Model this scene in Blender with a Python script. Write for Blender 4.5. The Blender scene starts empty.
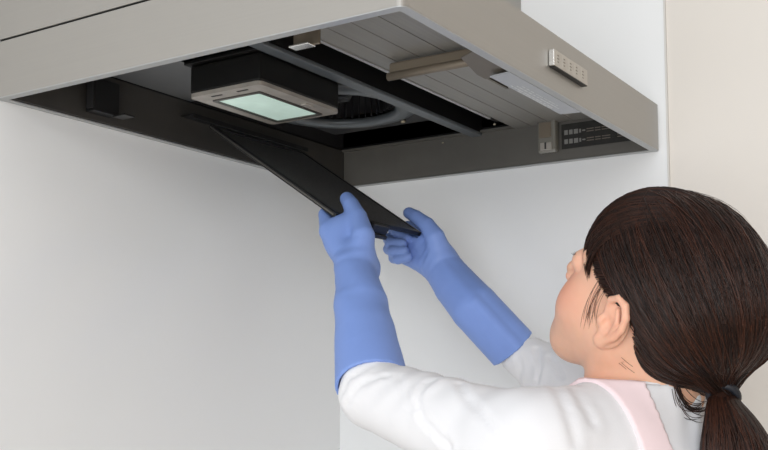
import bpy, math, random
import numpy as np
from mathutils import Vector, Matrix
random.seed(3); RNG = np.random.default_rng(7)
scene = bpy.context.scene
COL = scene.collection
Z0 = 1.70                       # height of the hood's lower rim above the floor

# ------------------------------------------------------------------ camera
CAM = np.array([1.088071, -1.537690, -0.343189 + Z0])
YAW, PITCH, FPX, SHY = -0.574899, 0.0919428, 1021.702, 54.904
cam_d = bpy.data.cameras.new('camera'); cam = bpy.data.objects.new('camera', cam_d); COL.objects.link(cam)
cam.location = CAM; cam.rotation_euler = (math.pi/2 + PITCH, 0, -YAW)
cam_d.sensor_width = 36; cam_d.lens = FPX/768*36; cam_d.shift_y = SHY/768; cam_d.clip_start = .02
scene.camera = cam
# ------------------------------------------------------------------ light
world = bpy.data.worlds.new('world'); scene.world = world; world.use_nodes = True
bg = world.node_tree.nodes['Background']; bg.inputs[0].default_value = (.96, .978, 1, 1); bg.inputs[1].default_value = .84
def area(name, loc, target, size, power, color=(1, 1, 1)):
    l = bpy.data.lights.new(name, 'AREA'); l.shape = 'SQUARE'; l.size = size; l.energy = power; l.color = color
    o = bpy.data.objects.new(name, l); COL.objects.link(o); o.location = loc
    o.rotation_euler = (Vector(target) - Vector(loc)).to_track_quat('-Z', 'Y').to_euler(); return o
area('added_soft_light', (1.65, -3.3, 1.50), (.25, -.2, 1.35), 2.0, 56, (.965, .985, 1))  # broad soft light added behind the camera, no window stands there
vs = scene.view_settings
vs.view_transform = 'Standard'; vs.look = 'None'; vs.gamma = 1; vs.use_curve_mapping = False; vs.exposure = 0.13

# ------------------------------------------------------------------ materials
def mat(name, color, rough=.5, metal=0, spec=.5, noise=None, bump=None, emit=None, sss=0, coat=0, attr=None, coords='Object'):
    m = bpy.data.materials.new(name); m.use_nodes = True; nt = m.node_tree; b = nt.nodes['Principled BSDF']
    b.inputs['Base Color'].default_value = (*color, 1); b.inputs['Roughness'].default_value = rough
    b.inputs['Metallic'].default_value = metal; b.inputs['Specular IOR Level'].default_value = spec
    if coat: b.inputs['Coat Weight'].default_value = coat; b.inputs['Coat Roughness'].default_value = .1
    if sss:
        b.inputs['Subsurface Weight'].default_value = sss; b.inputs['Subsurface Radius'].default_value = (1, .35, .2); b.inputs['Subsurface Scale'].default_value = .008
    tc = nt.nodes.new('ShaderNodeTexCoord')
    def tex(scale, detail=4):
        mp = nt.nodes.new('ShaderNodeMapping'); mp.inputs['Scale'].default_value = scale if hasattr(scale, '__len__') else (scale,)*3
        n = nt.nodes.new('ShaderNodeTexNoise'); n.inputs['Scale'].default_value = 1; n.inputs['Detail'].default_value = detail
        nt.links.new(tc.outputs[coords], mp.inputs[0]); nt.links.new(mp.outputs[0], n.inputs['Vector']); return n
    if attr:
        a = nt.nodes.new('ShaderNodeAttribute'); a.attribute_name = attr; src = a.outputs['Color']; nt.links.new(src, b.inputs['Base Color'])
    if noise:                                   # (scale, strength): colour variation
        n = tex(noise[0]); mx = nt.nodes.new('ShaderNodeMix'); mx.data_type = 'RGBA'; mx.blend_type = 'MULTIPLY'
        cr = nt.nodes.new('ShaderNodeValToRGB'); s = noise[1]
        cr.color_ramp.elements[0].position = .3; cr.color_ramp.elements[1].position = .7
        cr.color_ramp.elements[0].color = (1-s, 1-s, 1-s, 1); cr.color_ramp.elements[1].color = (1+s, 1+s, 1+s, 1)
        nt.links.new(n.outputs[0], cr.inputs[0]); mx.inputs[0].default_value = 1
        if attr: nt.links.new(src, mx.inputs[6])
        else: mx.inputs[6].default_value = (*color, 1)
        nt.links.new(cr.outputs[0], mx.inputs[7]); nt.links.new(mx.outputs[2], b.inputs['Base Color'])
    if bump:
        n = tex(bump[0]); bp = nt.nodes.new('ShaderNodeBump'); bp.inputs['Strength'].default_value = bump[1]; bp.inputs['Distance'].default_value = bump[2] if len(bump) > 2 else .001
        nt.links.new(n.outputs[0], bp.inputs['Height']); nt.links.new(bp.outputs[0], b.inputs['Normal'])
    if emit:
        b.inputs['Emission Color'].default_value = (*emit[0], 1); b.inputs['Emission Strength'].default_value = emit[1]
    return m
def S(r, g, b):                                  # sRGB 0..255 to linear
    return tuple(((c/255+.055)/1.055)**2.4 if c > 10 else c/255/12.92 for c in (r, g, b))
M = {}
M['panel'] = mat('glossy_white_wall_panel', S(240, 242, 243), .22, spec=.45, noise=(1.2, .012))
M['paper'] = mat('beige_wallpaper', S(227, 222, 215), .9, spec=.15, bump=(260, .12, .0006))
M['beige_dark'] = mat('tan_cupboard_wall', S(176, 158, 138), .6, noise=(2, .05))
M['joint'] = mat('panel_joint', S(214, 212, 208), .6)
M['floor'] = mat('floor_pale', S(214, 208, 198), .5, noise=((3, 30, 3), .2))
M['steel'] = mat('satin_silver_steel', S(164, 161, 156), .42, .55, noise=((3, 3, 500), .015), bump=((4, 4, 900), .05, .0002))
M['steel_in'] = mat('underside_steel', S(150, 148, 143), .45, .35, noise=((300, 3, 3), .05))
M['rimsteel'] = mat('rim_steel', S(178, 180, 180), .42, .45)
M['dark'] = mat('dark_grey_paint', S(46, 46, 48), .5, .1, noise=(40, .08))
M['black'] = mat('black_paint', S(20, 20, 21), .45, spec=.4)
M['blackp'] = mat('black_housing', S(17, 17, 17), .5, spec=.35, noise=(30, .15))
M['bluegrey'] = mat('blue_grey_enamel', S(108, 114, 118), .38, .25, noise=(30, .06))
M['baffle'] = mat('baffle_grey_enamel', S(120, 122, 124), .4, .2, noise=(12, .08))
M['bronze'] = mat('bronze_grey_paint', S(128, 118, 104), .42, .3)
M['bronze_d'] = mat('inner_wall_paint', S(104, 102, 97), .5, .25, noise=(25, .05))
M['bronze_k'] = mat('dark_bronze_paint', S(104, 96, 84), .45, .3)
M['side_d'] = mat('darker_side_paint', S(66, 64, 61), .45, .2, noise=(18, .10))  # inner side wall, a darker tone than the inner rear wall
M['frame'] = mat('lamp_frame_grey', S(168, 163, 156), .45, .2, noise=(60, .12))
M['lens'] = mat('frosted_lamp_glass', S(214, 236, 226), .25, spec=.5, noise=(26, .10), emit=(S(205, 235, 222), .28))
M['chrome'] = mat('bright_chrome', S(232, 232, 230), .18, .85)
M['plate'] = mat('switch_plate', S(184, 179, 171), .40, .5)
M['mark'] = mat('button_print', S(118, 110, 100), .5)
M['label'] = mat('silver_label', S(176, 180, 186), .42, .3)
M['print'] = mat('label_print', S(206, 210, 212), .5)
M['dprint'] = mat('faded_sticker_print', S(136, 136, 132), .6)
M['stick'] = mat('black_sticker', S(34, 33, 31), .5, noise=(120, .35))
M['clear'] = mat('clear_plastic', S(126, 124, 116), .15, spec=.6, coat=.5)
M['screw'] = mat('screw_steel', S(168, 160, 140), .35, .8)
M['fmesh'] = mat('filter_mesh', S(92, 92, 93), .5, .25, noise=((420, 420, 420), .5), bump=((330, 330, 330), .9, .0012))
M['fframe'] = mat('filter_frame', S(30, 30, 32), .35, .3)
M['fedge'] = mat('filter_edge_metal', S(96, 94, 90), .35, .6)
M['skin'] = mat('skin', S(236, 190, 160), .48, spec=.35, sss=.25, attr='Col', noise=(90, .02), bump=(420, .05, .0006))
M['hair'] = mat('dark_brown_hair', S(46, 30, 24), .38, spec=.24, attr='Col')
M['cap'] = mat('hair_underlayer', S(30, 20, 17), .85, spec=.1, attr='Col')
M['tie'] = mat('black_hair_tie', S(26, 29, 38), .6)
M['knit'] = mat('white_sweater_knit', S(231, 231, 234), .85, spec=.15, bump=((500, 500, 500), .12, .0006))
M['pink'] = mat('pale_pink_apron', S(242, 221, 224), .85, spec=.15, bump=(700, .1, .0005))
M['glove'] = mat('blue_rubber_glove', S(127, 155, 219), .5, spec=.32, noise=(22, .03), bump=(45, .10, .003))
M['trouser'] = mat('grey_trousers', S(90, 92, 98), .9)
M['shoe'] = mat('slippers', S(120, 110, 104), .8)
M['eye'] = mat('eye_white', S(235, 230, 226), .2)
M['iris'] = mat('iris', S(40, 26, 20), .2)

# ------------------------------------------------------------------ object helpers
def root_loc(p):
    v = np.zeros(3)
    while p is not None: v = v + np.array(p.location); p = p.parent
    return v
def tag(o, label=None, cat=None, group=None, kind=None):
    for k, v in (('label', label), ('category', cat), ('group', group), ('kind', kind)):
        if v: o[k] = v
    return o
def empty(name, loc, label, cat):
    o = bpy.data.objects.new(name, None); COL.objects.link(o); o.location = loc; o.empty_display_size = .05
    return tag(o, label, cat)
def mesh(name, verts, faces, m, parent=None, smooth=False, col=None, lift=True):
    v = np.asarray(verts, float).copy()
    if lift: v[:, 2] += Z0
    if parent is not None: v -= root_loc(parent)
    me = bpy.data.meshes.new(name); me.from_pydata(v.tolist(), [], [list(map(int, f)) for f in faces])
    if smooth: me.polygons.foreach_set('use_smooth', [True]*len(me.polygons))
    if col is not None:
        a = me.color_attributes.new('Col', 'FLOAT_COLOR', 'POINT'); c = np.ones((len(v), 4)); c[:, :3] = col
        a.data.foreach_set('color', c.ravel())
    me.materials.append(m); me.update()
    o = bpy.data.objects.new(name, me); COL.objects.link(o)
    if parent is not None: o.parent = parent
    return o
def recalc(o):
    import bmesh
    bm = bmesh.new(); bm.from_mesh(o.data); bmesh.ops.recalc_face_normals(bm, faces=bm.faces); bm.to_mesh(o.data); bm.free(); return o
def bevel(o, w, seg=2):
    import bmesh
    bm = bmesh.new(); bm.from_mesh(o.data)
    bmesh.ops.bevel(bm, geom=bm.edges[:], offset=w, segments=seg, profile=.5, affect='EDGES'); bm.to_mesh(o.data); bm.free(); return o
BF = [(0,3,2,1),(4,5,6,7),(0,1,5,4),(1,2,6,5),(2,3,7,6),(3,0,4,7)]
def box(name, lo, hi, m, parent=None, bev=0, lift=True):
    x0,y0,z0 = lo; x1,y1,z1 = hi
    o = mesh(name, [(x0,y0,z0),(x1,y0,z0),(x1,y1,z0),(x0,y1,z0),(x0,y0,z1),(x1,y0,z1),(x1,y1,z1),(x0,y1,z1)], BF, m, parent, lift=lift)
    return bevel(o, bev) if bev else o
def obox(name, o0, a, b, c, m, parent=None, bev=0):   # box from a corner and three edge vectors
    o0, a, b, c = map(np.array, (o0, a, b, c))
    o = mesh(name, [o0, o0+a, o0+a+b, o0+b, o0+c, o0+a+c, o0+a+b+c, o0+b+c], BF, m, parent); recalc(o)
    return bevel(o, bev) if bev else o
def prism(name, poly, z0, z1, m, parent=None):
    n = len(poly); v = [(x, y, z0) for x, y in poly] + [(x, y, z1) for x, y in poly]
    f = [tuple(range(n))[::-1], tuple(range(n, 2*n))] + [(i, (i+1) % n, n+(i+1) % n, n+i) for i in range(n)]
    return recalc(mesh(name, v, f, m, parent))
def ring(name, outer, inner, z0, z1, m, parent=None, smooth=False):
    n = len(outer); v = [(x,y,z0) for x,y in outer]+[(x,y,z0) for x,y in inner]+[(x,y,z1) for x,y in outer]+[(x,y,z1) for x,y in inner]
    f = []
    for i in range(n):
        j = (i+1) % n
        f += [(i,j,2*n+j,2*n+i),(n+j,n+i,3*n+i,3*n+j),(j,i,n+i,n+j),(2*n+i,2*n+j,3*n+j,3*n+i)]
    return recalc(mesh(name, v, f, m, parent, smooth))
def revolve(name, prof, c, m, parent=None, seg=48, smooth=True, close=True):   # prof: (r, z) closed loop about a vertical axis
    n = len(prof); v = []; f = []
    for k in range(seg):
        a = 2*math.pi*k/seg
        v += [(c[0]+r*math.cos(a), c[1]+r*math.sin(a), c[2]+z) for r, z in prof]
    for k in range(seg):
        k2 = (k+1) % seg
        for i in range(n if close else n-1): j = (i+1) % n; f.append((k*n+i, k2*n+i, k2*n+j, k*n+j))
    return recalc(mesh(name, v, f, m, parent, smooth))
def tube(name, path, r, m, parent=None, seg=10):
    path = [np.array(p, float) for p in path]; v = []; f = []
    for i, p in enumerate(path):
        d = path[min(i+1, len(path)-1)] - path[max(i-1, 0)]; d /= np.linalg.norm(d)
        a = np.cross(d, (0, 0, 1)) if abs(d[2]) < .9 else np.cross(d, (1, 0, 0)); a /= np.linalg.norm(a); b = np.cross(d, a)
        rr = r[i] if hasattr(r, '__len__') else r
        v += [p + rr*(a*math.cos(t) + b*math.sin(t)) for t in np.linspace(0, 2*math.pi, seg, endpoint=False)]
    for i in range(len(path)-1):
        for k in range(seg): k2 = (k+1) % seg; f.append((i*seg+k, i*seg+k2, (i+1)*seg+k2, (i+1)*seg+k))
    f += [tuple(range(seg))[::-1], tuple(range((len(path)-1)*seg, len(path)*seg))]
    return recalc(mesh(name, v, f, m, parent, True))

# camera frame used only to read positions (with a real depth) off the measured photograph, relative to the hood rim
_fw = np.array([math.sin(YAW)*math.cos(PITCH), math.cos(YAW)*math.cos(PITCH), math.sin(PITCH)])
_rt = np.array([math.cos(YAW), -math.sin(YAW), 0]); _up = np.cross(_rt, _fw); _c0 = CAM - np.array([0, 0, Z0])
def at(x, y, t): return _c0 + t*(_fw + _rt*(x-384)/FPX - _up*(y-225-SHY)/FPX)

# ------------------------------------------------------------------ room
o = tag(box('wall_left', (-.10, -3.4, -Z0), (-.004, .10, 1.0), M['panel']), kind='structure')
wr = tag(box('wall_rear', (-.004, .0035, -Z0), (3.2, .10, 1.0), M['paper']), kind='structure')
box('kitchen_panel', (-.004, 0, -Z0), (.6115, .0034, 1.0), M['panel'], wr)
box('panel_edge_strip', (.6116, -.0012, -Z0), (.6145, .0033, 1.0), M['joint'], wr)
tag(box('wall_right', (2.30, -3.4, -Z0), (2.40, .0034, 1.0), M['beige_dark']), kind='structure')
tag(box('floor', (-.10, -3.4, -Z0-.05), (3.2, .10, -Z0), M['floor']), kind='structure')

# ------------------------------------------------------------------ range hood
W, D, H = .75, .60, .0725
hood = empty('range_hood', (.30, -.375, Z0), 'silver range hood with open dark underside fixed in the wall corner', 'range hood')
def arc(cx, cy, r, a0, a1, n): return [(cx+r*math.cos(a), cy+r*math.sin(a)) for a in np.linspace(a0, a1, n)]
def loop(off):
    e = .001
    r = max(.010-off, .001); pts = [(-.0035+off, -e-off), (-.0035+off, -W+off)]
    pts += arc(D-off-r, -W+off+r, r, -math.pi/2, 0, 9); r2 = max(.005-off, .0008)
    pts += arc(D-off-r2, -e-off-r2, r2, 0, math.pi/2, 5); return pts
ring('hood_shell', loop(0), loop(.0025), .0012, H, M['steel'], hood)
ring('rim_flange', loop(0.0004), loop(.0115), 0, .0012, M['rimsteel'], hood)
box('top_plate', (.3625, -W+.002, H+.0001), (D-.002, -.002, H+.0012), M['steel'], hood)
def frm(a, b, c, d): return [(a, b), (c, b), (c, d), (a, d)]
cv = ring('duct_cover', frm(-.003, -W+.001, .369, -.002), frm(.0, -W+.003, .367, -.004), H+.0035, .72, M['steel'], hood)
ring('cover_seam', frm(-.001, -W+.004, .3665, -.004), frm(.002, -W+.006, .364, -.006), H+.0001, H+.0036, M['black'], hood)
# inner walls
box('inner_rear_wall', (.012, -.0125, .002), (.596, -.004, .0655), M['bronze_d'], hood)
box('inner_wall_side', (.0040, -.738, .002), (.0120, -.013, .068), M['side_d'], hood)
# recess above: a dark cavity box (walls and roof)
zc = .135
box('cavity_roof', (.004, -.744, zc), (.36, -.004, zc+.002), M['dark'], hood)
for lo, hi in (((.004,-.7455,.074),(.36,-.744,zc)), ((.004,-.004,.074),(.36,-.0025,zc)), ((.0025,-.744,.074),(.004,-.004,zc)), ((.36,-.744,.066),(.3615,-.004,zc))):
    box('cavity_wall', lo, hi, M['dark'], hood)
# near guide plate and sloped baffle in the left part
prism('baffle_plate', [(.014,-.735),(.262,-.735),(.262,-.580),(.144,-.580),(.144,-.420),(.014,-.420)], .0692, .0705, M['baffle'], hood)
# underside strips in front of the opening
xs = [.3605, .391, .4255, .464, .5145, .5865]
for i in range(5):
    z = .0650
    box('underside_strip', (xs[i]+.0006, -.738, z), (xs[i+1]-.0006, -.0130, z+.0025), M['steel_in'], hood, .0004)
box('strip_backing', (.3618, -.740, .0690), (.588, -.004, .0705), M['black'], hood)
box('slot_edge_lip', (.3555, -.735, .0628), (.3605, -.1, .0665), M['rimsteel'], hood, .0008)
# slot rail and frame bar
box('slot_rail', (.330, -.735, .078), (.336, -.02, .082), M['dark'], hood)
fb = box('frame_bar', (.279, -.736, .0600), (.299, -.0135, .0660), M['bluegrey'], hood, .0012)
box('frame_bar_web', (.296, -.736, .0660), (.299, -.0135, .110), M['blackp'], fb)
box('rear_cross_bar', (.012, -.020, .0655), (.36, -.0127, .0690), M['bronze_d'], hood)
# fan mouth
FC = (.163, -.246, .078)
th = np.linspace(0, 2*math.pi, 64, endpoint=False)
circ = [(FC[0]+.096*math.cos(a), FC[1]+.096*math.sin(a)) for a in th]
def sq(a):
    c, s = math.cos(a), math.sin(a); k = 1/max(abs(c), abs(s)); x, y = FC[0]+k*c*.115, FC[1]+k*s*.155; return (x, y)
fan = ring('fan_mouth_plate', [sq(a) for a in th], circ, .079, .0805, M['dark'], hood)
revolve('bell_mouth', [(.093,.004),(.092,-.002),(.095,-.006),(.102,-.0075),(.114,-.0065),(.126,-.003),(.128,.0008),(.112,-.002),(.102,-.004),(.097,-.002),(.0955,.004)], FC, M['bluegrey'], fan, 64)
# blower wheel inside the mouth
v = []; f = []
for k in range(44):
    a = 2*math.pi*k/44; r = .086; c, s = math.cos(a), math.sin(a); b = len(v)
    for rr, da in ((.080, .0), (.089, .055)):
        for zz in (.004, .05):
            for dd in (0, .016):
                q = a+da+dd; v.append((FC[0]+rr*math.cos(q), FC[1]+rr*math.sin(q), FC[2]+zz))
    f += [tuple(b+i for i in q) for q in ((0,1,3,2),(4,6,7,5),(0,4,5,1),(2,3,7,6),(0,2,6,4),(1,5,7,3))]
fw_ = recalc(mesh('blower_wheel', v, f, M['dark'], hood))
revolve('wheel_hub', [(0.0005,.012),(.02,.012),(.03,.03),(.085,.05),(.085,.052),(.0005,.052)], FC, M['blackp'], fw_, 40)
box('mouth_clip', (.135, -.352, .0742), (.165, -.338, .0786), M['frame'], fan, .001)
def screw(loc, r, m=M['screw'], parent=hood):
    return revolve('screw', [(.0002, -r*.55), (r*.7, -r*.5), (r, 0), (r, r*.5), (.0002, r*.5)], loc, m, parent, 14)
screw((.206, -.118, .0757), .0046); screw((.3465, -.060, .0645), .0028); screw((.222, -.0118, .058), .0022)
# lamp housing
LX0, LX1, LY0, LY1 = .152, .272, -.566, -.394
lamp = box('lamp_housing', (LX0, LY0, .026), (LX1, LY1, .0640), M['blackp'], hood, .003)
box('housing_flange', (LX0-.006, LY0-.006, .0642), (LX1+.005, LY1+.006, .0690), M['blackp'], lamp, .001)
box('housing_back', (LX0+.004, LY0+.004, .069), (LX1-.004, LY1-.004, .134), M['black'], lamp)
def rect(x0, y0, x1, y1, r, n=4):
    return arc(x1-r,y1-r,r,0,math.pi/2,n)+arc(x0+r,y1-r,r,math.pi/2,math.pi,n)+arc(x0+r,y0+r,r,math.pi,1.5*math.pi,n)+arc(x1-r,y0+r,r,1.5*math.pi,2*math.pi,n)
ring('lamp_frame', rect(LX0-.001,LY0-.001,LX1+.001,LY1+.001,.008), rect(LX0+.019,LY0+.026,LX1-.022,LY1-.012,.003), .0205, .0258, M['frame'], lamp)
ring('lens_bezel', rect(LX0+.017,LY0+.024,LX1-.020,LY1-.010,.003), rect(LX0+.022,LY0+.029,LX1-.025,LY1-.015,.002), .0190, .0205, M['fedge'], lamp)
box('lens', (LX0+.0205, LY0+.0275, .0207), (LX1-.0235, LY1-.0135, .0225), M['lens'], lamp)
box('frame_clip', (LX1-.014, LY1-.070, .0180), (LX1-.005, LY1-.052, .0208), M['frame'], lamp, .001)
for y in (LY0+.010,): 
    for x in (LX0+.030, LX0+.074): box('vent_slot', (x, y-.0015, .0199), (x+.018, y+.0015, .0206), M['black'], lamp)
# stay bar across the underside strips
stay = box('stay_bar', (.384, -.440, .0440), (.545, -.421, .0620), M['bronze'], hood, .003)
tube('stay_bar_roll', [(.382, -.4375, .0440), (.545, -.4375, .0440)], .0055, M['bronze'], stay, 12)
prism('stay_plate', [(.560,-.566),(.5875,-.583),(.5875,-.486),(.545,-.478),(.545,-.500)], .0050, .0066, M['bronze_k'], stay)
box('stay_web', (.5440, -.500, .0067), (.5470, -.421, .0630), M['bronze_k'], stay)
# widened flange with the embossed label, and the sticker
pl = prism('label_flange', [(.5620,-.500),(.5895,-.504),(.5895,-.292),(.5620,-.296)], -.0006, .0010, M['label'], hood)
for x0, x1, y0, y1 in ((.5665,.5685,-.455,-.335),(.5715,.5735,-.450,-.325),(.5765,.5780,-.445,-.34),(.5635,.5650,-.43,-.33)):
    yy = y0
    while yy < y1:
        w = random.uniform(.004, .011); box('label_mark', (x0, yy, -.0009), (x1, min(yy+w, y1), -.0005), M['print'], pl); yy += w+random.uniform(.0015,.004)
st = box('warning_sticker', (.444, -.0140, .0195), (.592, -.0126, .0600), M['stick'], hood)
for zz in (.046, .031):
    xx = .449
    for k, w in enumerate((.006, .006, .007, .003, .005, .012, .009, .014, .007, .011, .012, .009)):
        h = .0075 if k < 3 else (.006 if k == 3 else .0022)
        if k < 5: box('sticker_mark', (xx, -.0144, zz-h/2), (xx+w, -.0139, zz+h/2), M['dprint'], st)
        else:
            for q in (-.003, .001): box('sticker_mark', (xx, -.0144, zz+q), (xx+w, -.0139, zz+q+.0014), M['stick'] if k % 4 == 0 else M['mark'], st)
        xx += w+.0022
# clear latch
lt = box('latch', (.408, -.0300, .0140), (.440, -.0135, .0790), M['clear'], hood, .004)
box('latch_plate', (.412, -.0322, .0380), (.433, -.0298, .0630), M['bronze'], lt, .001)
box('latch_tongue', (.414, -.0322, .0175), (.434, -.0298, .0300), M['frame'], lt, .001)
box('latch_tongue_slot', (.422, -.0326, .0190), (.425, -.0320, .0300), M['dark'], lt)
# wall-side bracket and filter rail
br = box('wall_bracket', (.0122, -.620, .0100), (.030, -.576, .0560), M['black'], hood, .001)
box('bracket_face', (.016, -.6215, .014), (.028, -.6195, .052), M['dark'], br)
box('bracket_tab', (.026, -.585, .0085), (.050, -.566, .0110), M['black'], br, .0006)
box('filter_rail', (.0125, -.44, .0420), (.040, -.16, .0435), M['black'], hood)
box('rail_lip', (.0385, -.44, .0370), (.040, -.16, .0420), M['black'], hood)
# near catch bracket
nb_ = box('catch_bracket', (.402, -.664, .0170), (.437, -.660, .0655), M['bronze'], hood, .0006)
box('bracket_foot', (.403, -.674, .0150), (.430, -.660, .0172), M['chrome'], nb_, .0006)
box('spring_catch', (.405, -.672, .0300), (.416, -.6642, .0370), M['chrome'], nb_, .0015)
# switch plate on the front
sp = box('switch_plate', (.6002, -.418, .0272), (.6075, -.312, .0475), M['plate'], hood, .0012)
box('plate_end', (.6004, -.4195, .0275), (.6073, -.4178, .0472), M['chrome'], sp, .0006)
box('plate_shadow_strip', (.6003, -.4165, .0262), (.6070, -.3135, .0274), M['black'], sp)  # black strip stands in for the shade beneath the plate
for k, y in enumerate((-.408, -.389, -.369, -.350, -.329)):
    b = box('button', (.6072, y-.0050, .0300), (.6078, y+.0050, .0450), M['plate'], sp, .0002)
    for zz, w in ((.0415, .0024), (.0375, .003), (.0335, .002)): box('button_mark', (.60775, y-w, zz-.0007), (.60795, y+w, zz+.0007), M['mark'], b)

# ------------------------------------------------------------------ grease filter, tilted out of the hood
FN = np.array([.285, -.42, -.129]); E1 = np.array([-.8319, 0, .5549]); E2 = np.array([0, 1., 0]); EN = np.array([.5549, 0, .8319])
FL, FW = .280, .226
def fpt(a, b, c): return FN + E1*a + E2*b + EN*c
filt = empty('grease_filter', FN + np.array([0, FW/2, Z0]), 'black rectangular mesh grease filter held in two blue gloves', 'filter')
def fbox(name, a0, a1, b0, b1, c0, c1, m, parent, bev=0): return obox(name, fpt(a0, b0, c0), E1*(a1-a0), E2*(b1-b0), EN*(c1-c0), m, parent, bev)
# slightly dished mesh sheet
v = []; f = []; na, nbb = 12, 24
for i in range(na+1):
    for j in range(nbb+1):
        s = j/nbb; v.append(fpt(.006+(FL-.012)*i/na, .006+(FW-.012)*s, .003 - .004*math.sin(math.pi*s)))
n0 = len(v)
for q in list(v): v.append(q - EN*.0016)
for i in range(na):
    for j in range(nbb):
        a = i*(nbb+1)+j; q = (a, a+1, a+nbb+2, a+nbb+1); f += [q, tuple(n0+k for k in q[::-1])]
recalc(mesh('mesh_sheet', v, f, M['fmesh'], filt, True))
fbox('frame_rail', 0, FL, 0, .007, -.003, .004, M['fframe'], filt, .001)
fbox('frame_rail', 0, FL, FW-.007, FW, -.003, .004, M['fframe'], filt, .001)
fbox('frame_rail', 0, .008, .007, FW-.007, -.003, .004, M['fframe'], filt, .001)
fbox('frame_rail', FL-.008, FL, .007, FW-.007, -.003, .004, M['fframe'], filt, .001)
fbox('edge_trim', .003, FL-.003, -.0010, .0001, -.0008, .0014, M['fedge'], filt)
hd = fbox('handle', -.007, .0, .085, .128, -.016, .004, M['fframe'], filt, .002)
fbox('handle_lip', -.012, -.007, .088, .125, -.016, -.010, M['fframe'], hd, .001)

# ------------------------------------------------------------------ implicit surfaces for the figure
def smin(a, b, k):
    if k <= 0: return np.minimum(a, b)
    h = np.clip(.5+.5*(b-a)/k, 0, 1); return b+(a-b)*h-k*h*(1-h)
def smax(a, b, k): return -smin(-a, -b, k)
def d_cap(P, a, b, ra, rb):
    a = np.asarray(a, np.float32); b = np.asarray(b, np.float32); ba = b-a; L = float(ba@ba)+1e-12
    pa = [P[i]-a[i] for i in range(3)]
    h = np.clip((pa[0]*ba[0]+pa[1]*ba[1]+pa[2]*ba[2])/L, 0, 1)
    return np.sqrt((pa[0]-ba[0]*h)**2+(pa[1]-ba[1]*h)**2+(pa[2]-ba[2]*h)**2)-(ra+(rb-ra)*h)
def d_ell(P, c, r, R=None):
    q = [P[i]-np.float32(c[i]) for i in range(3)]
    if R is not None: q = [q[0]*R[0][i]+q[1]*R[1][i]+q[2]*R[2][i] for i in range(3)]      # R columns are the axes
    k0 = np.sqrt(sum((q[i]/r[i])**2 for i in range(3))); k1 = np.sqrt(sum((q[i]/r[i]**2)**2 for i in range(3)))+1e-9
    return k0*(k0-1)/k1
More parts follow.
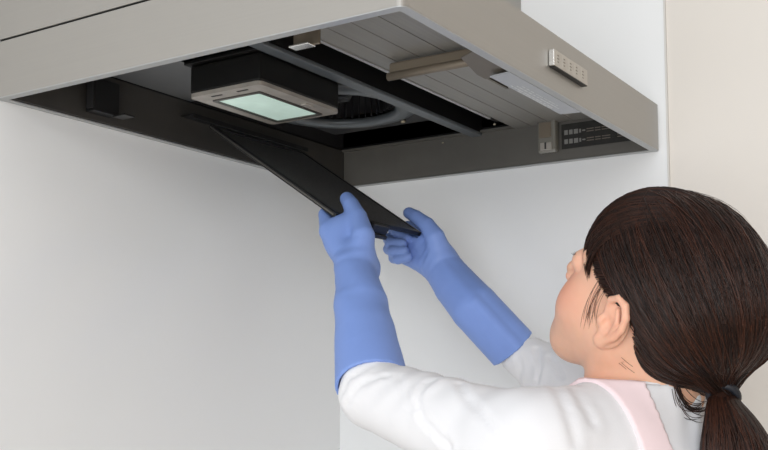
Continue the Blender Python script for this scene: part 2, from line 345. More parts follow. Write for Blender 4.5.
class Vol:
    def __init__(s, lo, hi, h):
        s.lo = np.array(lo, float); s.h = h; s.n = np.ceil((np.array(hi)-s.lo)/h).astype(int)+1
        s.ax = [(s.lo[i]+h*np.arange(s.n[i])).astype(np.float32) for i in range(3)]
        s.F = np.full(s.n, 1., np.float32)
    def sl(s, lo, hi):
        a = np.clip(np.floor((np.array(lo)-s.lo)/s.h).astype(int), 0, s.n); b = np.clip(np.ceil((np.array(hi)-s.lo)/s.h).astype(int)+1, 0, s.n)
        k = tuple(slice(a[i], b[i]) for i in range(3))
        return k, [s.ax[0][k[0]][:, None, None], s.ax[1][k[1]][None, :, None], s.ax[2][k[2]][None, None, :]]
    def all(s): return [s.ax[0][:, None, None], s.ax[1][None, :, None], s.ax[2][None, None, :]]
    def op(s, lo, hi, fn, k, sub=False):
        q, P = s.sl(lo, hi)
        if 0 in s.F[q].shape: return s
        d = fn(P)
        s.F[q] = smax(s.F[q], -d, k) if sub else smin(s.F[q], d, k); return s
    def cap(s, a, b, ra, rb=None, k=.005, sub=False):
        rb = ra if rb is None else rb; a = np.array(a, float); b = np.array(b, float); p = max(ra, rb)+k+5*s.h
        return s.op(np.minimum(a, b)-p, np.maximum(a, b)+p, lambda P: d_cap(P, a, b, ra, rb), k, sub)
    def chain(s, pts, rs, k=.005, sub=False):
        pts = [np.array(q, float) for q in pts]; p = max(rs)+k+5*s.h
        def fn(P):
            d = d_cap(P, pts[0], pts[1], rs[0], rs[1])
            for i in range(1, len(pts)-1): d = smin(d, d_cap(P, pts[i], pts[i+1], rs[i], rs[i+1]), .0015)
            return d
        return s.op(np.min(pts, 0)-p, np.max(pts, 0)+p, fn, k, sub)
    def ell(s, c, r, k=.005, R=None, sub=False):
        c = np.array(c, float); p = max(r)+k+5*s.h
        return s.op(c-p, c+p, lambda P: d_ell(P, c, r, R), k, sub)
    def mesh(s):
        F = s.F; nx, ny, nz = F.shape; neg = F < 0
        cs = (nx-1, ny-1, nz-1); cnt = np.zeros(cs, np.int8); sm = np.zeros(cs+(3,), np.float32)
        def C(i, j, k): return (slice(i, nx-1+i), slice(j, ny-1+j), slice(k, nz-1+k))
        act = np.zeros(cs, bool); base = neg[C(0,0,0)]
        for i in (0, 1):
            for j in (0, 1):
                for k in (0, 1): act |= neg[C(i,j,k)] != base
        ii = np.argwhere(act); idx = np.full(cs, -1, np.int64); idx[act] = np.arange(len(ii))
        cn = np.zeros(len(ii)); sv = np.zeros((len(ii), 3))
        cor = [(i, j, k) for i in (0, 1) for j in (0, 1) for k in (0, 1)]
        for a in cor:
            for ax in range(3):
                if a[ax]: continue
                b = list(a); b[ax] = 1
                fa = F[ii[:,0]+a[0], ii[:,1]+a[1], ii[:,2]+a[2]]; fb = F[ii[:,0]+b[0], ii[:,1]+b[1], ii[:,2]+b[2]]
                m = (fa < 0) != (fb < 0); t = np.where(m, fa/np.where(m, fa-fb, 1), 0)
                p = np.tile(np.array(a, float), (len(ii), 1)); p[:, ax] = t; sv += p*m[:, None]; cn += m
        V = s.lo + s.h*(ii + sv/cn[:, None]); Q = []
        for ax in range(3):
            o1, o2 = [(1, 2), (2, 0), (0, 1)][ax]
            s0 = [slice(1, -1)]*3; s1 = [slice(1, -1)]*3; s0[ax] = slice(0, -1); s1[ax] = slice(1, None)
            A = neg[tuple(s0)]; B = neg[tuple(s1)]; e = np.argwhere(A != B); sg = A[tuple(e.T)]
            p = e.copy(); p[:, o1] += 1; p[:, o2] += 1
            def cell(d1, d2): q = p.copy(); q[:, o1] -= d1; q[:, o2] -= d2; return idx[tuple(q.T)]
            q = np.stack([cell(1,1), cell(0,1), cell(0,0), cell(1,0)], 1)
            q[~sg] = q[~sg][:, ::-1]; Q.append(q)
        return V, np.concatenate(Q)
def build(name, V, Q, m, parent, col=None): return mesh(name, V, Q, m, parent, True, col)

# ------------------------------------------------------------------ the person
NB = np.array([.712, -.442, -.385])                                   # base of the neck
tb = math.radians(160); FB = np.array([math.cos(tb), math.sin(tb), 0]); LB = np.array([-math.sin(tb), math.cos(tb), 0]); UP = np.array([0, 0, 1.])
person = empty('person', (NB[0]+.04, NB[1], 0), 'woman in white sweater and blue gloves reaching up to the hood, dark ponytail', 'person')
# head frame
Hc = at(657, 293, 1.10); hth, hph, hro = math.radians(176), math.radians(34), math.radians(14)
_fh = np.array([math.cos(hth), math.sin(hth), 0]); HF = _fh*math.cos(hph)+UP*math.sin(hph); _u = UP*math.cos(hph)-_fh*math.sin(hph); _l = np.array([-math.sin(hth), math.cos(hth), 0])
HU = _u*math.cos(hro)+_l*math.sin(hro); HL = _l*math.cos(hro)-_u*math.sin(hro)
HR = np.stack([HF, HL, HU], 1)                                        # columns: forward, left, up
def h2w(V): return np.asarray(V) @ HR.T + Hc
def w2h(V): return (np.asarray(V) - Hc) @ HR
nbh = w2h(NB + FB*.005); backn = w2h(NB - UP*.10 - FB*.02)
sL = NB + LB*.150 - UP*.040 + FB*.015; sR = NB - LB*.150 - UP*.040 + FB*.03

hv = Vol((-.17, -.14, -.30), (.14, .14, .135), .0021)
hv.ell((-.012, 0, .030), (.094, .074, .078), .01)
hv.ell((.030, 0, -.030), (.062, .060, .082), .03)
hv.cap((.064, 0, -.098), (.070, 0, -.090), .021, .020, .03)           # chin
for s in (1, -1):
    hv.cap((.000, s*.052, -.055), (.062, s*.014, -.100), .016, .016, .03)   # jaw
    hv.ell((.046, s*.035, -.040), (.036, .028, .035), .018)           # cheek
    hv.cap((.078, s*.014, .020), (.060, s*.048, .018), .014, .012, .015)    # brow
    hv.ell((.094, s*.031, -.002), (.014, .017, .010), .012, sub=True)
for s in (1, -1):
    hv.ell((.0770, s*.031, -.001), (.0148, .0168, .0138), .004); hv.ell((.0935, s*.031, -.0045), (.0085, .0125, .0032), .0015, sub=True)
hv.chain([(.090, 0, .006), (.096, 0, -.014), (.102, 0, -.029)], [.0065, .0075, .0090], .010)
for s in (1, -1): hv.ell((.093, s*.011, -.034), (.010, .0075, .0075), .006)
for s in (1, -1): hv.cap((.062, s*.030, -.055), (.060, s*.020, -.090), .020, .018, .02)
hv.ell((.092, 0, -.062), (.010, .022, .0060), .006); hv.ell((.090, 0, -.073), (.010, .019, .0065), .006)
hv.ell((.101, 0, -.0675), (.006, .022, .0013), .002, sub=True)
for s in (1, -1):                                                     # ears
    R = np.array([[1, 0, 0], [0, 1, 0], [0, 0, 1.]]); 
    def e(x, y, z): return (x+.003, s*y, z-.007)
    hv.ell(e(-.006, .0735, -.018), (.017, .005, .027), .004)
    C_ = [e(.008, .073, -.006), e(.007, .077, .006), e(-.002, .081, .014), e(-.013, .084, .012), e(-.020, .086, .002), e(-.021, .085, -.012), e(-.015, .081, -.026), e(-.006, .077, -.036)]
    hv.chain(C_, [.0035, .0038, .0040, .0042, .0042, .004, .0042, .0052], .003)
    hv.ell(e(.000, .0755, -.040), (.0085, .0055, .0085), .004)
    hv.chain([e(-.006, .080, .002), e(-.012, .082, -.010), e(-.010, .079, -.024)], [.0028, .0032, .003], .003)
    hv.ell(e(.001, .0815, -.018), (.0070, .0075, .0095), .003, sub=True)
    hv.ell(e(.009, .0745, -.020), (.0045, .0048, .0065), .003)
hv.cap((-.028, 0, -.045), nbh, .050, .054, .03)                       # neck
hv.cap((-.034, 0, -.030), backn, .030, .040, .03)
for s, q in ((1, sL), (-1, sR)): hv.cap(nbh - HU*0, w2h(NB + (q-NB)*.5 - UP*.07), .042, .032, .04)
hv.cap((.004, .050, -.060), w2h(NB + FB*.050 + LB*.012 - UP*.01), .012, .010, .02)       # neck muscle
hv.cap((.004, -.050, -.060), w2h(NB + FB*.050 - LB*.012 - UP*.01), .012, .010, .02)
V, Q = hv.mesh()
skin = np.array(S(228, 180, 154)); col = np.tile(skin, (len(V), 1))
def blend(col, w, c): return col*(1-w[:, None]) + np.array(c)*w[:, None]
def gs(c, r): return np.exp(-(((V-np.array(c))/np.array(r))**2).sum(1))
for s in (1, -1):
    col = blend(col, .55*gs((.070, s*.045, -.036), (.035, .024, .024)), S(230, 145, 122))
    col = blend(col, .40*gs((-.006, s*.083, -.015), (.022, .012, .03)), S(236, 165, 140))
    col = blend(col, .9*gs((.080, s*.030, .026), (.02, .020, .0045)), S(70, 48, 38))
col = blend(col, np.clip(.85*gs((.098, 0, -.0675), (.010, .022, .010)), 0, 1), S(205, 110, 108))
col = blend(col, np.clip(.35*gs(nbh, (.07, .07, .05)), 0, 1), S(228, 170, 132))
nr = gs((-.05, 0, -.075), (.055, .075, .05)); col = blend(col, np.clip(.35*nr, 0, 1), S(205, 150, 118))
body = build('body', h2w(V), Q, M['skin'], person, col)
for s in (1, -1):
    ev = Vol((.06, s*.031-.02, -.022), (.10, s*.031+.02, .018), .0016); ev.ell((.0775, s*.031, -.002), (.0125,)*3, 0); v_, q_ = ev.mesh(); e_ = build('eye', h2w(v_), q_, M['eye'], person)
    iv = Vol((.08, s*.031-.01, -.012), (.10, s*.031+.01, .008), .001); iv.ell((.0885, s*.031, -.002), (.0028, .0058, .0058), 0); v_, q_ = iv.mesh(); build('iris', h2w(v_), q_, M['iris'], e_)
    for j in range(14):
        y = .016+.031*j/13; p0 = np.array((.0870-.9*(y-.03)**2*8, s*y, .0045)); d = np.array((.003, s*(y-.031)*.25, .002))
        if j == 0: lv, lf = [], []
        b = len(lv); lv += [p0+(0, .0004, 0), p0-(0, .0004, 0), p0+(0, 0, .0006), p0+d]; lf += [(b,b+1,b+3),(b+1,b+2,b+3),(b+2,b,b+3),(b,b+2,b+1)]
    mesh('eyelashes', h2w(lv), lf, M['tie'], person)

# ------------------------------------------------------------------ hair
TIE = np.array([-.119, .020, -.045]); HC0 = np.array([-.030, 0, .010])
def hair_full(P):                                                     # volume of the combed-back hair, before the face is cut free
    d = d_ell(P, (-.012, 0, .028), (.098, .082, .087))
    d = smin(d, d_ell(P, (-.052, 0, .016), (.080, .081, .076)), .012)
    d = smin(d, d_ell(P, (.031, 0, .038), (.049, .060, .054)), .03)
    d = smin(d, d_ell(P, (-.048, 0, -.036), (.044, .060, .047)), .02)
    d = smin(d, d_cap(P, (-.060, .004, -.012), TIE+(HC0-TIE)*.22, .050, .014), .024)
    d = smin(d, d_cap(P, TIE+(HC0-TIE)*.25, TIE, .014, .0085), .010)
    return d
zk = np.array([-.2, -.09, -.05, -.030, -.012, .002, .014, .026, .040, .2]); xk = np.array([-.040, -.036, -.030, -.026, -.002, .029, .052, .071, .15, .40])
def hair_cut(P):                                                      # >0 in front of the hairline
    lim = np.interp(np.ravel(P[2]), zk, xk).reshape(np.shape(P[2])).astype(np.float32)
    return (P[0]-lim)*.75
def hair_sdf(P):
    d = smax(hair_full(P), hair_cut(P), .006)
    for s in (1, -1): d = smax(d, -d_ell(P, (-.001, s*.088, -.022), (.026, .036, .033)), .006)
    return d
hg = Vol((-.24, -.13, -.19), (.14, .13, .16), .003); hg.F = hair_sdf(hg.all()).astype(np.float32); hg.F[0] = hg.F[-1] = 1; hg.F[:, 0] = hg.F[:, -1] = 1; hg.F[:, :, 0] = hg.F[:, :, -1] = 1
V, Q = hg.mesh()
hair_dark = np.array(S(29, 19, 16)); hair_red = np.array(S(70, 40, 28))
hair = build('hair', h2w(V), Q, M['cap'], person, np.tile(hair_dark*.8, (len(V), 1)))
def surf_r(dirs, lift):                                               # radius of the hair surface along unit directions from HC0
    lo = np.full(len(dirs), .02); hi = np.full(len(dirs), .26)
    # march outward from inside until the volume ends
    for _ in range(26):
        mid = (lo+hi)/2; p = HC0+dirs*mid[:, None]; d = hair_full([p[:, 0], p[:, 1], p[:, 2]])
        lo = np.where(d < 0, mid, lo); hi = np.where(d < 0, hi, mid)
    return lo+lift
def strands_mesh(name, paths, rad, cols, m, parent, taper=True):      # paths (N, K, 3) world: three-sided tubes
    N, K, _ = paths.shape
    t = np.gradient(paths, axis=1); t /= np.linalg.norm(t, axis=2, keepdims=True)+1e-9
    ref = np.array([.31, .2, .93]); a = np.cross(t, ref); a /= np.linalg.norm(a, axis=2, keepdims=True)+1e-9; b = np.cross(t, a)
    s = np.linspace(0, 1, K); w = (np.minimum(1, (1-s)*5+.15) if taper else np.ones(K))[None, :, None]*rad[:, None, None]
    ring3 = [paths + w*(a*math.cos(q)+b*math.sin(q)) for q in (0, 2.094, 4.189)]
    V = np.stack(ring3, 2).reshape(-1, 3); base = (np.arange(N)[:, None]*K + np.arange(K-1)[None])*3
    F = []
    for q in range(3): q2 = (q+1) % 3; F.append(np.stack([base+q, base+q2, base+3+q2, base+3+q], -1).reshape(-1, 4))
    C = np.repeat(cols, K*3, 0)
    o = mesh(name, V, np.concatenate(F), m, parent, True, C); o['kind'] = 'stuff'; return o
def rcol(n, lo=0., hi=1.): w = RNG.uniform(lo, hi, (n, 1))**2.2; return hair_dark*(1-w)+hair_red*w
def slerp_paths(d0, d1, K, lift, ease=1.):
    om = np.arccos(np.clip((d0*d1).sum(1), -1, 1))[:, None, None]; s = np.linspace(0, 1, K)[None, :, None]**ease
    D_ = (np.sin((1-s)*om)*d0[:, None]+np.sin(s*om)*d1[:, None])/np.sin(om); D_ /= np.linalg.norm(D_, axis=2, keepdims=True)
    r = surf_r(D_.reshape(-1, 3), 0).reshape(D_.shape[:2]) + lift
    return HC0 + D_*r[..., None]
unit = lambda v: v/np.linalg.norm(v, axis=-1, keepdims=True)
# hair combed back to the tie: roots anywhere on the scalp
n = 13000; d0 = unit(RNG.normal(size=(n, 3)))
r0 = surf_r(d0, 0); p0 = HC0+d0*r0[:, None]; ok = (hair_sdf([p0[:, 0], p0[:, 1], p0[:, 2]]) < .002) & (p0[:, 0] > -.10)
d0 = d0[ok][:6500]; n = len(d0)
td = unit(TIE-HC0+RNG.normal(size=(n, 3))*.006)
K = 16; sK = np.linspace(0, 1, K)
lift = RNG.uniform(-.0005, .0022, (n, 1))*np.minimum(1, sK*6)[None] + (RNG.uniform(0, .0016, (n, 1))*np.sin(sK*math.pi)[None])
P_ = slerp_paths(d0, td, K, lift)
bad = np.zeros(n, bool)
for k in range(K-2): bad |= hair_sdf([P_[:, k, 0], P_[:, k, 1], P_[:, k, 2]]) > .008
P_ = P_[~bad]; n = len(P_)
end = TIE + RNG.normal(size=(n, 3))*.004; wgt = np.clip((sK-.86)/.14, 0, 1)[None, :, None]; P_ = P_*(1-wgt)+end[:, None]*wgt
strands_mesh('combed_strands', h2w(P_), RNG.uniform(.00035, .0008, n), rcol(n), M['hair'], hair, False)
# hair drawn back from the temples
n = 900; sd = np.where(RNG.uniform(size=n) < .5, -1., 1.); z_ = RNG.uniform(-.016, .05, n); x_ = np.minimum(np.interp(z_, zk, xk), .085)-RNG.uniform(-.005, .012, n); y_ = np.full(n, .02); y1 = np.full(n, .12)
for _ in range(20): ym = (y_+y1)/2; q = hair_full([x_, ym, z_]) < 0; y_ = np.where(q, ym, y_); y1 = np.where(q, y1, ym)
d0 = unit(np.stack([x_, y_*sd, z_], 1)-HC0); mid = unit(np.stack([x_-.045, y_*sd, z_*.8+.020], 1)-HC0); td = unit(TIE-HC0+RNG.normal(size=(n, 3))*.006)
lf_ = RNG.uniform(-.0004, .0024, (n, 1)); Pa = slerp_paths(d0, mid, 8, lf_*np.linspace(0, 1, 8)[None]); Pb = slerp_paths(mid, td, 10, lf_+np.zeros((1, 10)))
P_ = np.concatenate([Pa, Pb[:, 1:]], 1); 
for _ in range(3): P_[:, 1:-1] = (P_[:, :-2]+2*P_[:, 1:-1]+P_[:, 2:])/4
strands_mesh('temple_strands', h2w(P_), RNG.uniform(.00035, .0007, n), rcol(n), M['hair'], hair, False)
# fringe falling forward over the forehead and temples
n = 1500; ang = RNG.uniform(-1.0, 1.0, n)
d0 = unit(np.stack([RNG.uniform(.0, .045, n), np.sin(ang)*.05+RNG.normal(size=n)*.006, np.full(n, .105)], 1))
tgt = np.stack([.100*np.cos(ang*.95)-.004, .078*np.sin(ang*.95), RNG.uniform(-.004, .020, n)+.014*np.cos(ang)-.012*np.abs(ang)], 1); d1 = unit(tgt-HC0)
P_ = slerp_paths(d0, d1, 14, RNG.uniform(.0, .004, (n, 1))*np.linspace(0, 1, 14)[None])
strands_mesh('fringe', h2w(P_), RNG.uniform(.0003, .0007, n), rcol(n), M['hair'], hair)
# stray hairs
n = 260; d0 = unit(np.stack([RNG.uniform(-.10, .06, n), RNG.normal(size=n)*.05, RNG.uniform(.04, .11, n)], 1))
d1 = unit(d0*.75 + unit(TIE-HC0)*.5 + RNG.normal(size=(n, 3))*.12); P_ = slerp_paths(d0, d1, 10, RNG.uniform(.001, .006, (n, 1))*np.sin(np.linspace(0, 2.4, 10))[None])
strands_mesh('stray_hairs', h2w(P_), np.full(n, .00018), rcol(n, .5, 1), M['hair'], hair)
# wisps before the ear and at the nape
wp = []
def curve3(a, b, c, K=12): t = np.linspace(0, 1, K)[:, None]; return (1-t)**2*np.array(a)+2*t*(1-t)*np.array(b)+t*t*np.array(c)
for k in range(14):
    j = RNG.normal(size=3)*np.array((.004, .001, .002)); e2 = random.random()
    wp.append(h2w(curve3(np.array((.028, .0745, .006))+j, np.array((.030+.006*e2, .073, -.018))+j, np.array((.022+.010*e2, .0665, -.036-.018*e2))+j)))
for k in range(60):
    j = RNG.normal(size=3)*.004; y = .058-.03*random.random()
    wp.append(h2w(curve3(np.array((-.022, y+.006, -.058))+j, np.array((-.045, y-.002, -.066))+j, np.array((-.075, y*.6, -.066))+j)))
strands_mesh('wisps', np.array(wp), np.full(len(wp), .00022), rcol(len(wp), .2, 1), M['hair'], hair)
wp = []
for k in range(26):
    j = RNG.normal(size=3)*.003
    a, b, c = at(676, 384, 1.05)+j, at(684+RNG.normal()*4, 420+RNG.normal()*4, 1.05)+j, at(706, 408+RNG.normal()*6, 1.05)+j
    wp.append(curve3(a, b, c))
strands_mesh('loose_loop', np.array(wp), np.full(len(wp), .0004), rcol(len(wp), .2, 1), M['hair'], hair)
# ponytail
tw = h2w(TIE)
spine = np.array([tw, at(723, 400, 1.032), at(731, 420, 1.02), at(737, 446, 1.01), at(744, 500, 1.005), at(750, 560, 1.005), at(752, 620, 1.01)]); srad = np.array([.0105, .0150, .0245, .0340, .0400, .0340, .012])
pv = Vol(spine.min(0)-.06, spine.max(0)+.06, .003); pv.chain(spine, list(srad*np.array([.8, .62, .62, .72, .8, .8, .8])), .004); V, Q = pv.mesh()
pony = build('ponytail', V, Q, M['cap'], person, np.tile(hair_dark*.7+hair_red*.25, (len(V), 1)))
ts = np.linspace(0, 6, 22); sp_ = np.stack([np.interp(ts, range(7), spine[:, i]) for i in range(3)], 1); sr_ = np.interp(ts, range(7), srad)
for _ in range(2): sp_[1:-1] = (sp_[:-2]+2*sp_[1:-1]+sp_[2:])/4
n = 2200; a = RNG.uniform(0, 2*math.pi, n); q = np.sqrt(RNG.uniform(.7, 1.08, n)); dirx = np.array([1., 0, 0]); diry = np.array([0, 1., 0])
sw = np.cumsum(RNG.normal(size=(n, 22))*.03, 1)
P_ = sp_[None] + (q[:, None]*sr_[None])[..., None]*(np.cos(a[:, None]+sw)[..., None]*dirx+np.sin(a[:, None]+sw)[..., None]*diry)
strands_mesh('ponytail_strands', P_, RNG.uniform(.0004, .0009, n), rcol(n, .25, 1), M['hair'], pony)
axis = unit(spine[1]-spine[0]); aa = unit(np.cross(axis, UP)); bb = np.cross(axis, aa); tv = []; tf = []
for i in range(28):
    t = 2*math.pi*i/28; cdir = aa*math.cos(t)+bb*math.sin(t); cc = tw + axis*.004 + cdir*.0135
    for j in range(8): u_ = 2*math.pi*j/8; tv.append(cc + cdir*.0042*math.cos(u_) + axis*.0048*math.sin(u_))
for i in range(28):
    for j in range(8): i2 = (i+1) % 28; j2 = (j+1) % 8; tf.append((i*8+j, i2*8+j, i2*8+j2, i*8+j2))
recalc(mesh('hair_tie', tv, tf, M['tie'], person, True))

# ------------------------------------------------------------------ sweater
eL = at(374, 394, 1.205); eR = at(552, 375, 1.435)
wL = at(355, 268, 1.345); mL = at(361, 306, 1.30); kL = at(371, 366, 1.228); gL = at(372, 384, 1.214)
wR = at(440, 266, 1.565); kR = at(513, 349, 1.475)
sv = Vol(NB+np.array([-.42, -.33, -.62]), NB+np.array([.22, .36, .09]), .0042)
sv.chain([sL, sL+(eL-sL)*.5, eL], [.058, .049, .0405], .012)
sv.chain([eL, kL, mL], [.0395, .0345, .020], .008)
sv.chain([sR, sR+(eR-sR)*.5, eR], [.060, .054, .043], .03)
sv.chain([eR, kR+(eR-kR)*.12, kR+(wR-kR)*.4], [.042, .0290, .018], .008)
sv.cap(sL, NB+LB*.045-UP*.012, .056, .050, .04); sv.cap(sR, NB-LB*.045-UP*.012, .056, .050, .04)
Rb = np.stack([FB, LB, UP], 1)
sv.ell(NB-UP*.13-FB*.005, (.105, .165, .15), .05, Rb); sv.ell(NB-UP*.34, (.098, .140, .22), .05, Rb); sv.ell(NB-UP*.55+FB*0, (.11, .155, .16), .05, Rb)
naxis = unit(h2w((-.03, 0, -.05))-NB)
CC = NB+naxis*(.033/naxis[2]); CN = unit(UP+FB*-.04)
sv.cap(NB-naxis*.05, CC+naxis*.02, .064, .054, .03)
# folds
P = sv.all()
def fold(c, axis, wl, amp, reach, ph, twist):
    global sv
    c = np.array(c); ax_ = unit(np.array(axis)); q, P = sv.sl(c-reach*2, c+reach*2)
    d = [P[i]-np.float32(c[i]) for i in range(3)]; s = d[0]*ax_[0]+d[1]*ax_[1]+d[2]*ax_[2]
    tx = unit(np.array(twist)); w = d[0]*tx[0]+d[1]*tx[1]+d[2]*tx[2]; r2 = d[0]**2+d[1]**2+d[2]**2
    sv.F[q] += (amp*np.sin(2*math.pi*((s+.35*w+.25*np.sin(w*40+ph)*wl)/wl)+ph)*np.exp(-r2/reach**2)).astype(np.float32)
fold(eL+(kL-eL)*.1, kL-eL, .026, .0012, .040, 1.0, sL-eL)
fold(eL+(sL-eL)*.35+UP*.02, sL-eL, .040, .0010, .060, .4, (0, 0, -1))
fold(eL+(sL-eL)*.8+UP*.02, sL-eL, .052, .0012, .060, 2.0, (0, 0, -1))
fold(NB+LB*.08+FB*.03, LB, .030, .0014, .060, .7, FB)
fold(eR+(kR-eR)*.3, kR-eR, .024, .0016, .050, .2, sR-eR)
fold(NB-FB*.05-LB*.04, LB, .030, .004, .05, 1.5, UP)
# open the neck and cut it level with the collar
def cutn(P): return (P[0]-CC[0])*CN[0]+(P[1]-CC[1])*CN[1]+(P[2]-CC[2])*CN[2]
q, P = sv.sl(NB-.10, NB+.14); sv.F[q] = np.maximum(sv.F[q], np.where(d_cap(P, NB-naxis*.05, NB+naxis*.16, .085, .085) < 0, cutn(P), -1))
def surf_t(x, y, t0=.85, t1=1.7):
    for t in np.arange(t0, t1, .002):
        k = np.round((at(x, y, t)-sv.lo)/sv.h).astype(int)
        if (k >= 0).all() and (k < sv.n).all() and sv.F[tuple(k)] < 0: return at(x, y, t)
    return None
def crease(pts, amp, sig, t0=.85):
    fine = []
    for a, b in zip(pts[:-1], pts[1:]):
        for u in np.linspace(0, 1, 6)[:-1]: fine.append((a[0]+(b[0]-a[0])*u, a[1]+(b[1]-a[1])*u))
    fine.append(pts[-1]); c = [q for q in (surf_t(x, y, t0) for x, y in fine) if q is not None]
    for sgn, off, sg in ((1, 0, sig), (-1, 1.9*sig, 1.3*sig)):
        acc = {}
        lo = np.min(c, 0)-.03; hi = np.max(c, 0)+.03; q, P = sv.sl(lo, hi); d = np.full(sv.F[q].shape, 9., np.float32)
        for a, b in zip(c[:-1], c[1:]): d = np.minimum(d, d_cap(P, a, b, 0, 0))
        sv.F[q] += (sgn*amp*(1 if sgn > 0 else .55)*np.exp(-((d-off)/sg)**2)).astype(np.float32)
CRE = [([(434, 379), (421, 388), (418, 398), (423, 418), (436, 434), (453, 448)], .0032, .0042, .9), ([(460, 384), (465, 396), (487, 418), (508, 445)], .0030, .0042, .9),
       ([(340, 398), (350, 378), (372, 366)], .0022, .0035, .9), ([(346, 405), (362, 384), (388, 376)], .0022, .0035, .9), ([(556, 388), (566, 412), (575, 442)], .0018, .0055, .9),
       ([(572, 388), (582, 402), (592, 424)], .0016, .0055, .9), ([(400, 378), (404, 392), (412, 410)], .0018, .0035, .9), ([(536, 348), (541, 364), (538, 382)], .0030, .004, 1.2), ([(550, 357), (556, 366), (563, 378)], .0028, .004, 1.2), ([(518, 356), (522, 366), (520, 380)], .0024, .004, 1.2)]
for c_ in CRE: crease(*c_)
V, Q = sv.mesh(); sweater = build('sweater', V, Q, M['knit'], person)
# collar rib
aa = unit(np.cross(CN, LB)); bb = np.cross(CN, aa); tv = []; tf = []
for i in range(40):
    t = 2*math.pi*i/40; cd = aa*math.cos(t)+bb*math.sin(t); cc = CC-CN*.004+cd*.0545
    for j in range(10): u_ = 2*math.pi*j/10; tv.append(cc+cd*.0034*math.cos(u_)+CN*.0075*math.sin(u_))
for i in range(40):
    for j in range(10): i2 = (i+1) % 40; j2 = (j+1) % 10; tf.append((i*10+j, i2*10+j, i2*10+j2, i*10+j2))
recalc(mesh('collar', tv, tf, M['knit'], sweater, True))
# apron: a shell just above the sweater between strap edges
alo = NB+np.array([-.20, -.24, -.40]); ahi = NB+np.array([.20, .22, .06]); av = Vol(alo, ahi, .0022)
SF = sv.F
for ax_ in range(3):                                                 # sample the sweater's field on a finer grid
    u_ = (av.ax[ax_]-sv.lo[ax_])/sv.h; k0 = np.clip(np.floor(u_).astype(int), 0, SF.shape[ax_]-2); w_ = (u_-k0).astype(np.float32)
    w_ = w_.reshape([-1 if q == ax_ else 1 for q in range(3)]); SF = np.take(SF, k0, ax_)*(1-w_)+np.take(SF, k0+1, ax_)*w_
P = av.all()
lat = (P[0]-NB[0])*LB[0]+(P[1]-NB[1])*LB[1]; fo = (P[0]-NB[0])*FB[0]+(P[1]-NB[1])*FB[1]; zz = P[2]-NB[2]+0*lat
strapL = np.abs(lat-.066+.06*fo)-.017; strapR = np.abs(lat+.060-.06*fo)-.017
bib = np.maximum(np.maximum(np.abs(lat)-.13, zz+.16), -fo)
band = np.minimum(np.minimum(strapL, strapR), bib)
A = np.maximum(SF-.0036, band); A = np.maximum(A, -d_cap(P, NB-naxis*.05, CC+naxis*.03, .070, .061)); A = np.maximum(A, -zz-.39); A[0] = A[-1] = 1; A[:, 0] = A[:, -1] = 1; A[:, :, 0] = A[:, :, -1] = 1
av.F = A.astype(np.float32); V, Q = av.mesh(); build('apron', V, Q, M['pink'], person)
# lower body, below the photograph's frame
tv_ = Vol(NB+np.array([-.16, -.22, -1.30]), NB+np.array([.22, .22, -.55]), .009)
hip = NB-UP*.62+FB*-.005
tv_.ell(hip, (.115, .165, .12), .04, Rb)
for s in (1, -1):
    tv_.chain([hip+LB*s*.085-UP*.05, hip+LB*s*.09-UP*.35+FB*.01, hip+LB*s*.09-UP*.63], [.085, .060, .048], .03)
V, Q = tv_.mesh(); build('trousers', V, Q, M['trouser'], person)
for s in (1, -1):
    c = hip+LB*s*.09; c[2] = -Z0
    fv = Vol(c+np.array([-.22, -.14, -.0]), c+np.array([.12, .14, .14]), .006); fv.ell(c+FB*.05+UP*.035, (.125, .045, .045), .02, Rb); fv.cap(c+UP*.06, c+UP*.11, .04, .04, .03)
    fv.F = np.maximum(fv.F, -(fv.all()[2]+0*fv.F-(c[2]+.0065))); V, Q = fv.mesh(); build('slipper', V, Q, M['shoe'], person)

# ------------------------------------------------------------------ gloves
def gauntlet(gv, pts, rs, cut_at, ridge_dir, rr):
    gv.chain(pts, rs, .012)
    gv.chain([q+ridge_dir*(r-.55*rr) for q, r in zip(pts, rs)], [rr*.4]+[rr]*(len(pts)-1), .005)
def hollow(gv, pts, rs, thick, end, nrm):
    for i in range(len(pts)-1): gv.cap(pts[i], pts[i+1], rs[i]-thick, rs[i+1]-thick, .004, sub=True)
    P = gv.all(); gv.F = np.maximum(gv.F, (P[0]-end[0])*nrm[0]+(P[1]-end[1])*nrm[1]+(P[2]-end[2])*nrm[2]).astype(np.float32)
def clear_filter(gv, m=.0022):                                       # keep the glove off the filter it holds
    P = gv.all(); r = lambda e_: (P[0]-FN[0])*e_[0]+(P[1]-FN[1])*e_[1]+(P[2]-FN[2])*e_[2]
    def bx_(a0, a1, b0, b1, c0, c1): return np.maximum(np.maximum(np.abs(r(E1)-(a0+a1)/2)-(a1-a0)/2, np.abs(r(E2)-(b0+b1)/2)-(b1-b0)/2), np.abs(r(EN)-(c0+c1)/2)-(c1-c0)/2)-m
    d = np.minimum(bx_(0, FL, -.001, FW, -.004, .004), bx_(-.012, 0, .085, .128, -.016, .004)); gv.F = np.maximum(gv.F, -d).astype(np.float32)
def wrinkle(gv, c, axis, wl, amp, reach, ph, tw_):
    c = np.array(c); ax_ = unit(np.array(axis)); q, P = gv.sl(c-reach*2, c+reach*2); d = [P[i]-np.float32(c[i]) for i in range(3)]
    s = d[0]*ax_[0]+d[1]*ax_[1]+d[2]*ax_[2]; tx = unit(np.array(tw_)); w = d[0]*tx[0]+d[1]*tx[1]+d[2]*tx[2]; r2 = d[0]**2+d[1]**2+d[2]**2
    gv.F[q] += (amp*np.sin(2*math.pi*(s+.5*w)/wl+ph+1.5*np.sin(w*60))*np.exp(-r2/reach**2)).astype(np.float32)
toc = unit(CAM-np.array([0, 0, Z0])-mL)                                # outward side of the near sleeve
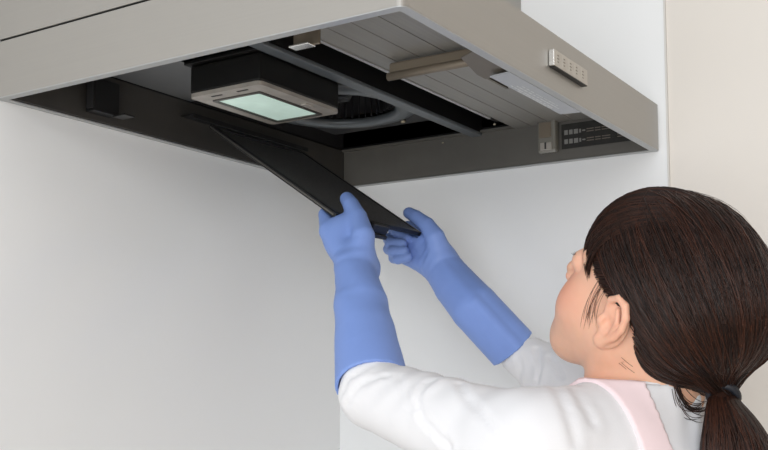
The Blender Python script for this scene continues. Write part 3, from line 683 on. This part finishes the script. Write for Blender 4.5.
# left (near) hand: thumb on the face of the filter, fingers behind it
gv = Vol(np.minimum.reduce([wL, kL, mL, FN])-np.array([.09, .075, .06]), np.maximum.reduce([wL, kL, mL, FN])+np.array([.07, .11, .09]), .0022)
endL = gL
gp = [wL, mL, endL+(endL-mL)*.25]; gr = [.0262, .0340, .0470]
gauntlet(gv, gp, gr, 0, unit(toc+np.array([.15, 0, 0])), .010)
hollow(gv, [mL+(gL-mL)*.55, endL+(endL-mL)*.25], [.0400, .0470], .0046, endL, unit(unit(endL-mL)))
kn = [at(330, 231, 1.392), at(336, 227, 1.402), at(342, 227, 1.410), at(348, 230, 1.414)]      # knuckles, index to little finger
for j, k_ in enumerate(kn):
    gv.cap(wL+(np.array([0, .006, 0])*j), k_, .0225, .0140, .010)
gv.ell((wL+kn[1]+kn[2])/3+UP*.002, (.025, .024, .034), .012)
tips = [[at(327, 215, 1.425), fpt(.022, .032, -.021), fpt(.040, .046, -.016)], [fpt(.020, .036, -.020), fpt(.044, .050, -.021), fpt(.058, .062, -.016)],
        [fpt(.016, .056, -.021), fpt(.038, .072, -.021), fpt(.052, .082, -.016)], [fpt(.012, .064, -.020), fpt(.034, .080, -.020), fpt(.046, .090, -.016)]]
for k_, tp, r in zip(kn, tips, (.0118, .012, .0115, .0105)): gv.chain([k_]+tp, [r+.0025, r, r*.92, r*.82], .004)
gv.chain([at(361, 256, 1.345), at(363, 236, 1.352), at(358, 217, 1.378), at(351, 205, 1.402), at(347, 199, 1.418)], [.018, .0155, .0122, .0112, .0100], .010)
wrinkle(gv, wL+(kn[0]-wL)*.1, wL-mL, .013, .0011, .026, 0, toc); wrinkle(gv, mL, mL-kL, .05, .0012, .06, 1, (1, 0, 0))
clear_filter(gv); V, Q = gv.mesh(); build('glove', V, Q, M['glove'], person)
# right (far) hand: thumb over the far corner, fingers curled under it
pR = at(505, 346, 1.475); mR = (wR+pR)/2
gv = Vol(np.minimum(wR, pR)-np.array([.13, .075, .09]), np.maximum(wR, pR)+np.array([.08, .09, .12]), .0022)
pr_ = [at(440, 264, 1.57), at(456, 286, 1.545), at(475, 308, 1.51), at(513, 349, 1.475)]; rr_ = [.0290, .0335, .0365, .0365]
tocR = unit(CAM-np.array([0, 0, Z0])-pr_[1])
endR = pr_[3]; gp = pr_[:3]+[endR+(endR-pr_[2])*.35]; gauntlet(gv, gp, rr_, 0, unit(tocR+UP*.3), .009)
hollow(gv, [pr_[2]+(endR-pr_[2])*.5, endR+(endR-pr_[2])*.4], [.0365, .0365], .0044, endR, unit(_rt*34-_up*38))
w_ = pr_[0]
knR = [at(408, 229, 1.625), at(403, 238, 1.618), at(402, 248, 1.608), at(407, 257, 1.596)]
for k_ in knR: gv.cap(w_, k_, .024, .0130, .010)
gv.ell(at(424, 246, 1.59), (.024, .024, .024), .015)
fR = [[at(394, 231, 1.612), at(397, 234, 1.590), at(407, 238, 1.578)], [at(389, 239, 1.602), at(391, 243, 1.578), at(402, 244, 1.566)],
      [at(389, 249, 1.592), at(393, 251, 1.568), at(404, 251, 1.558)], [at(394, 258, 1.582), at(398, 259, 1.562), at(408, 257, 1.554)]]
for k_, tp, r in zip(knR, fR, (.0092, .0094, .0090, .0084)): gv.chain([k_]+tp, [r+.002, r, r*.97, r*.9], .0018)
gv.chain([at(440, 254, 1.558), at(435, 237, 1.553), at(427, 225, 1.562), at(416, 217, 1.574), at(409, 213, 1.585)], [.020, .0150, .0120, .0105, .0092], .010)
wrinkle(gv, w_, pr_[1]-w_, .015, .0011, .03, 0, tocR)
clear_filter(gv); V, Q = gv.mesh(); build('glove', V, Q, M['glove'], person)
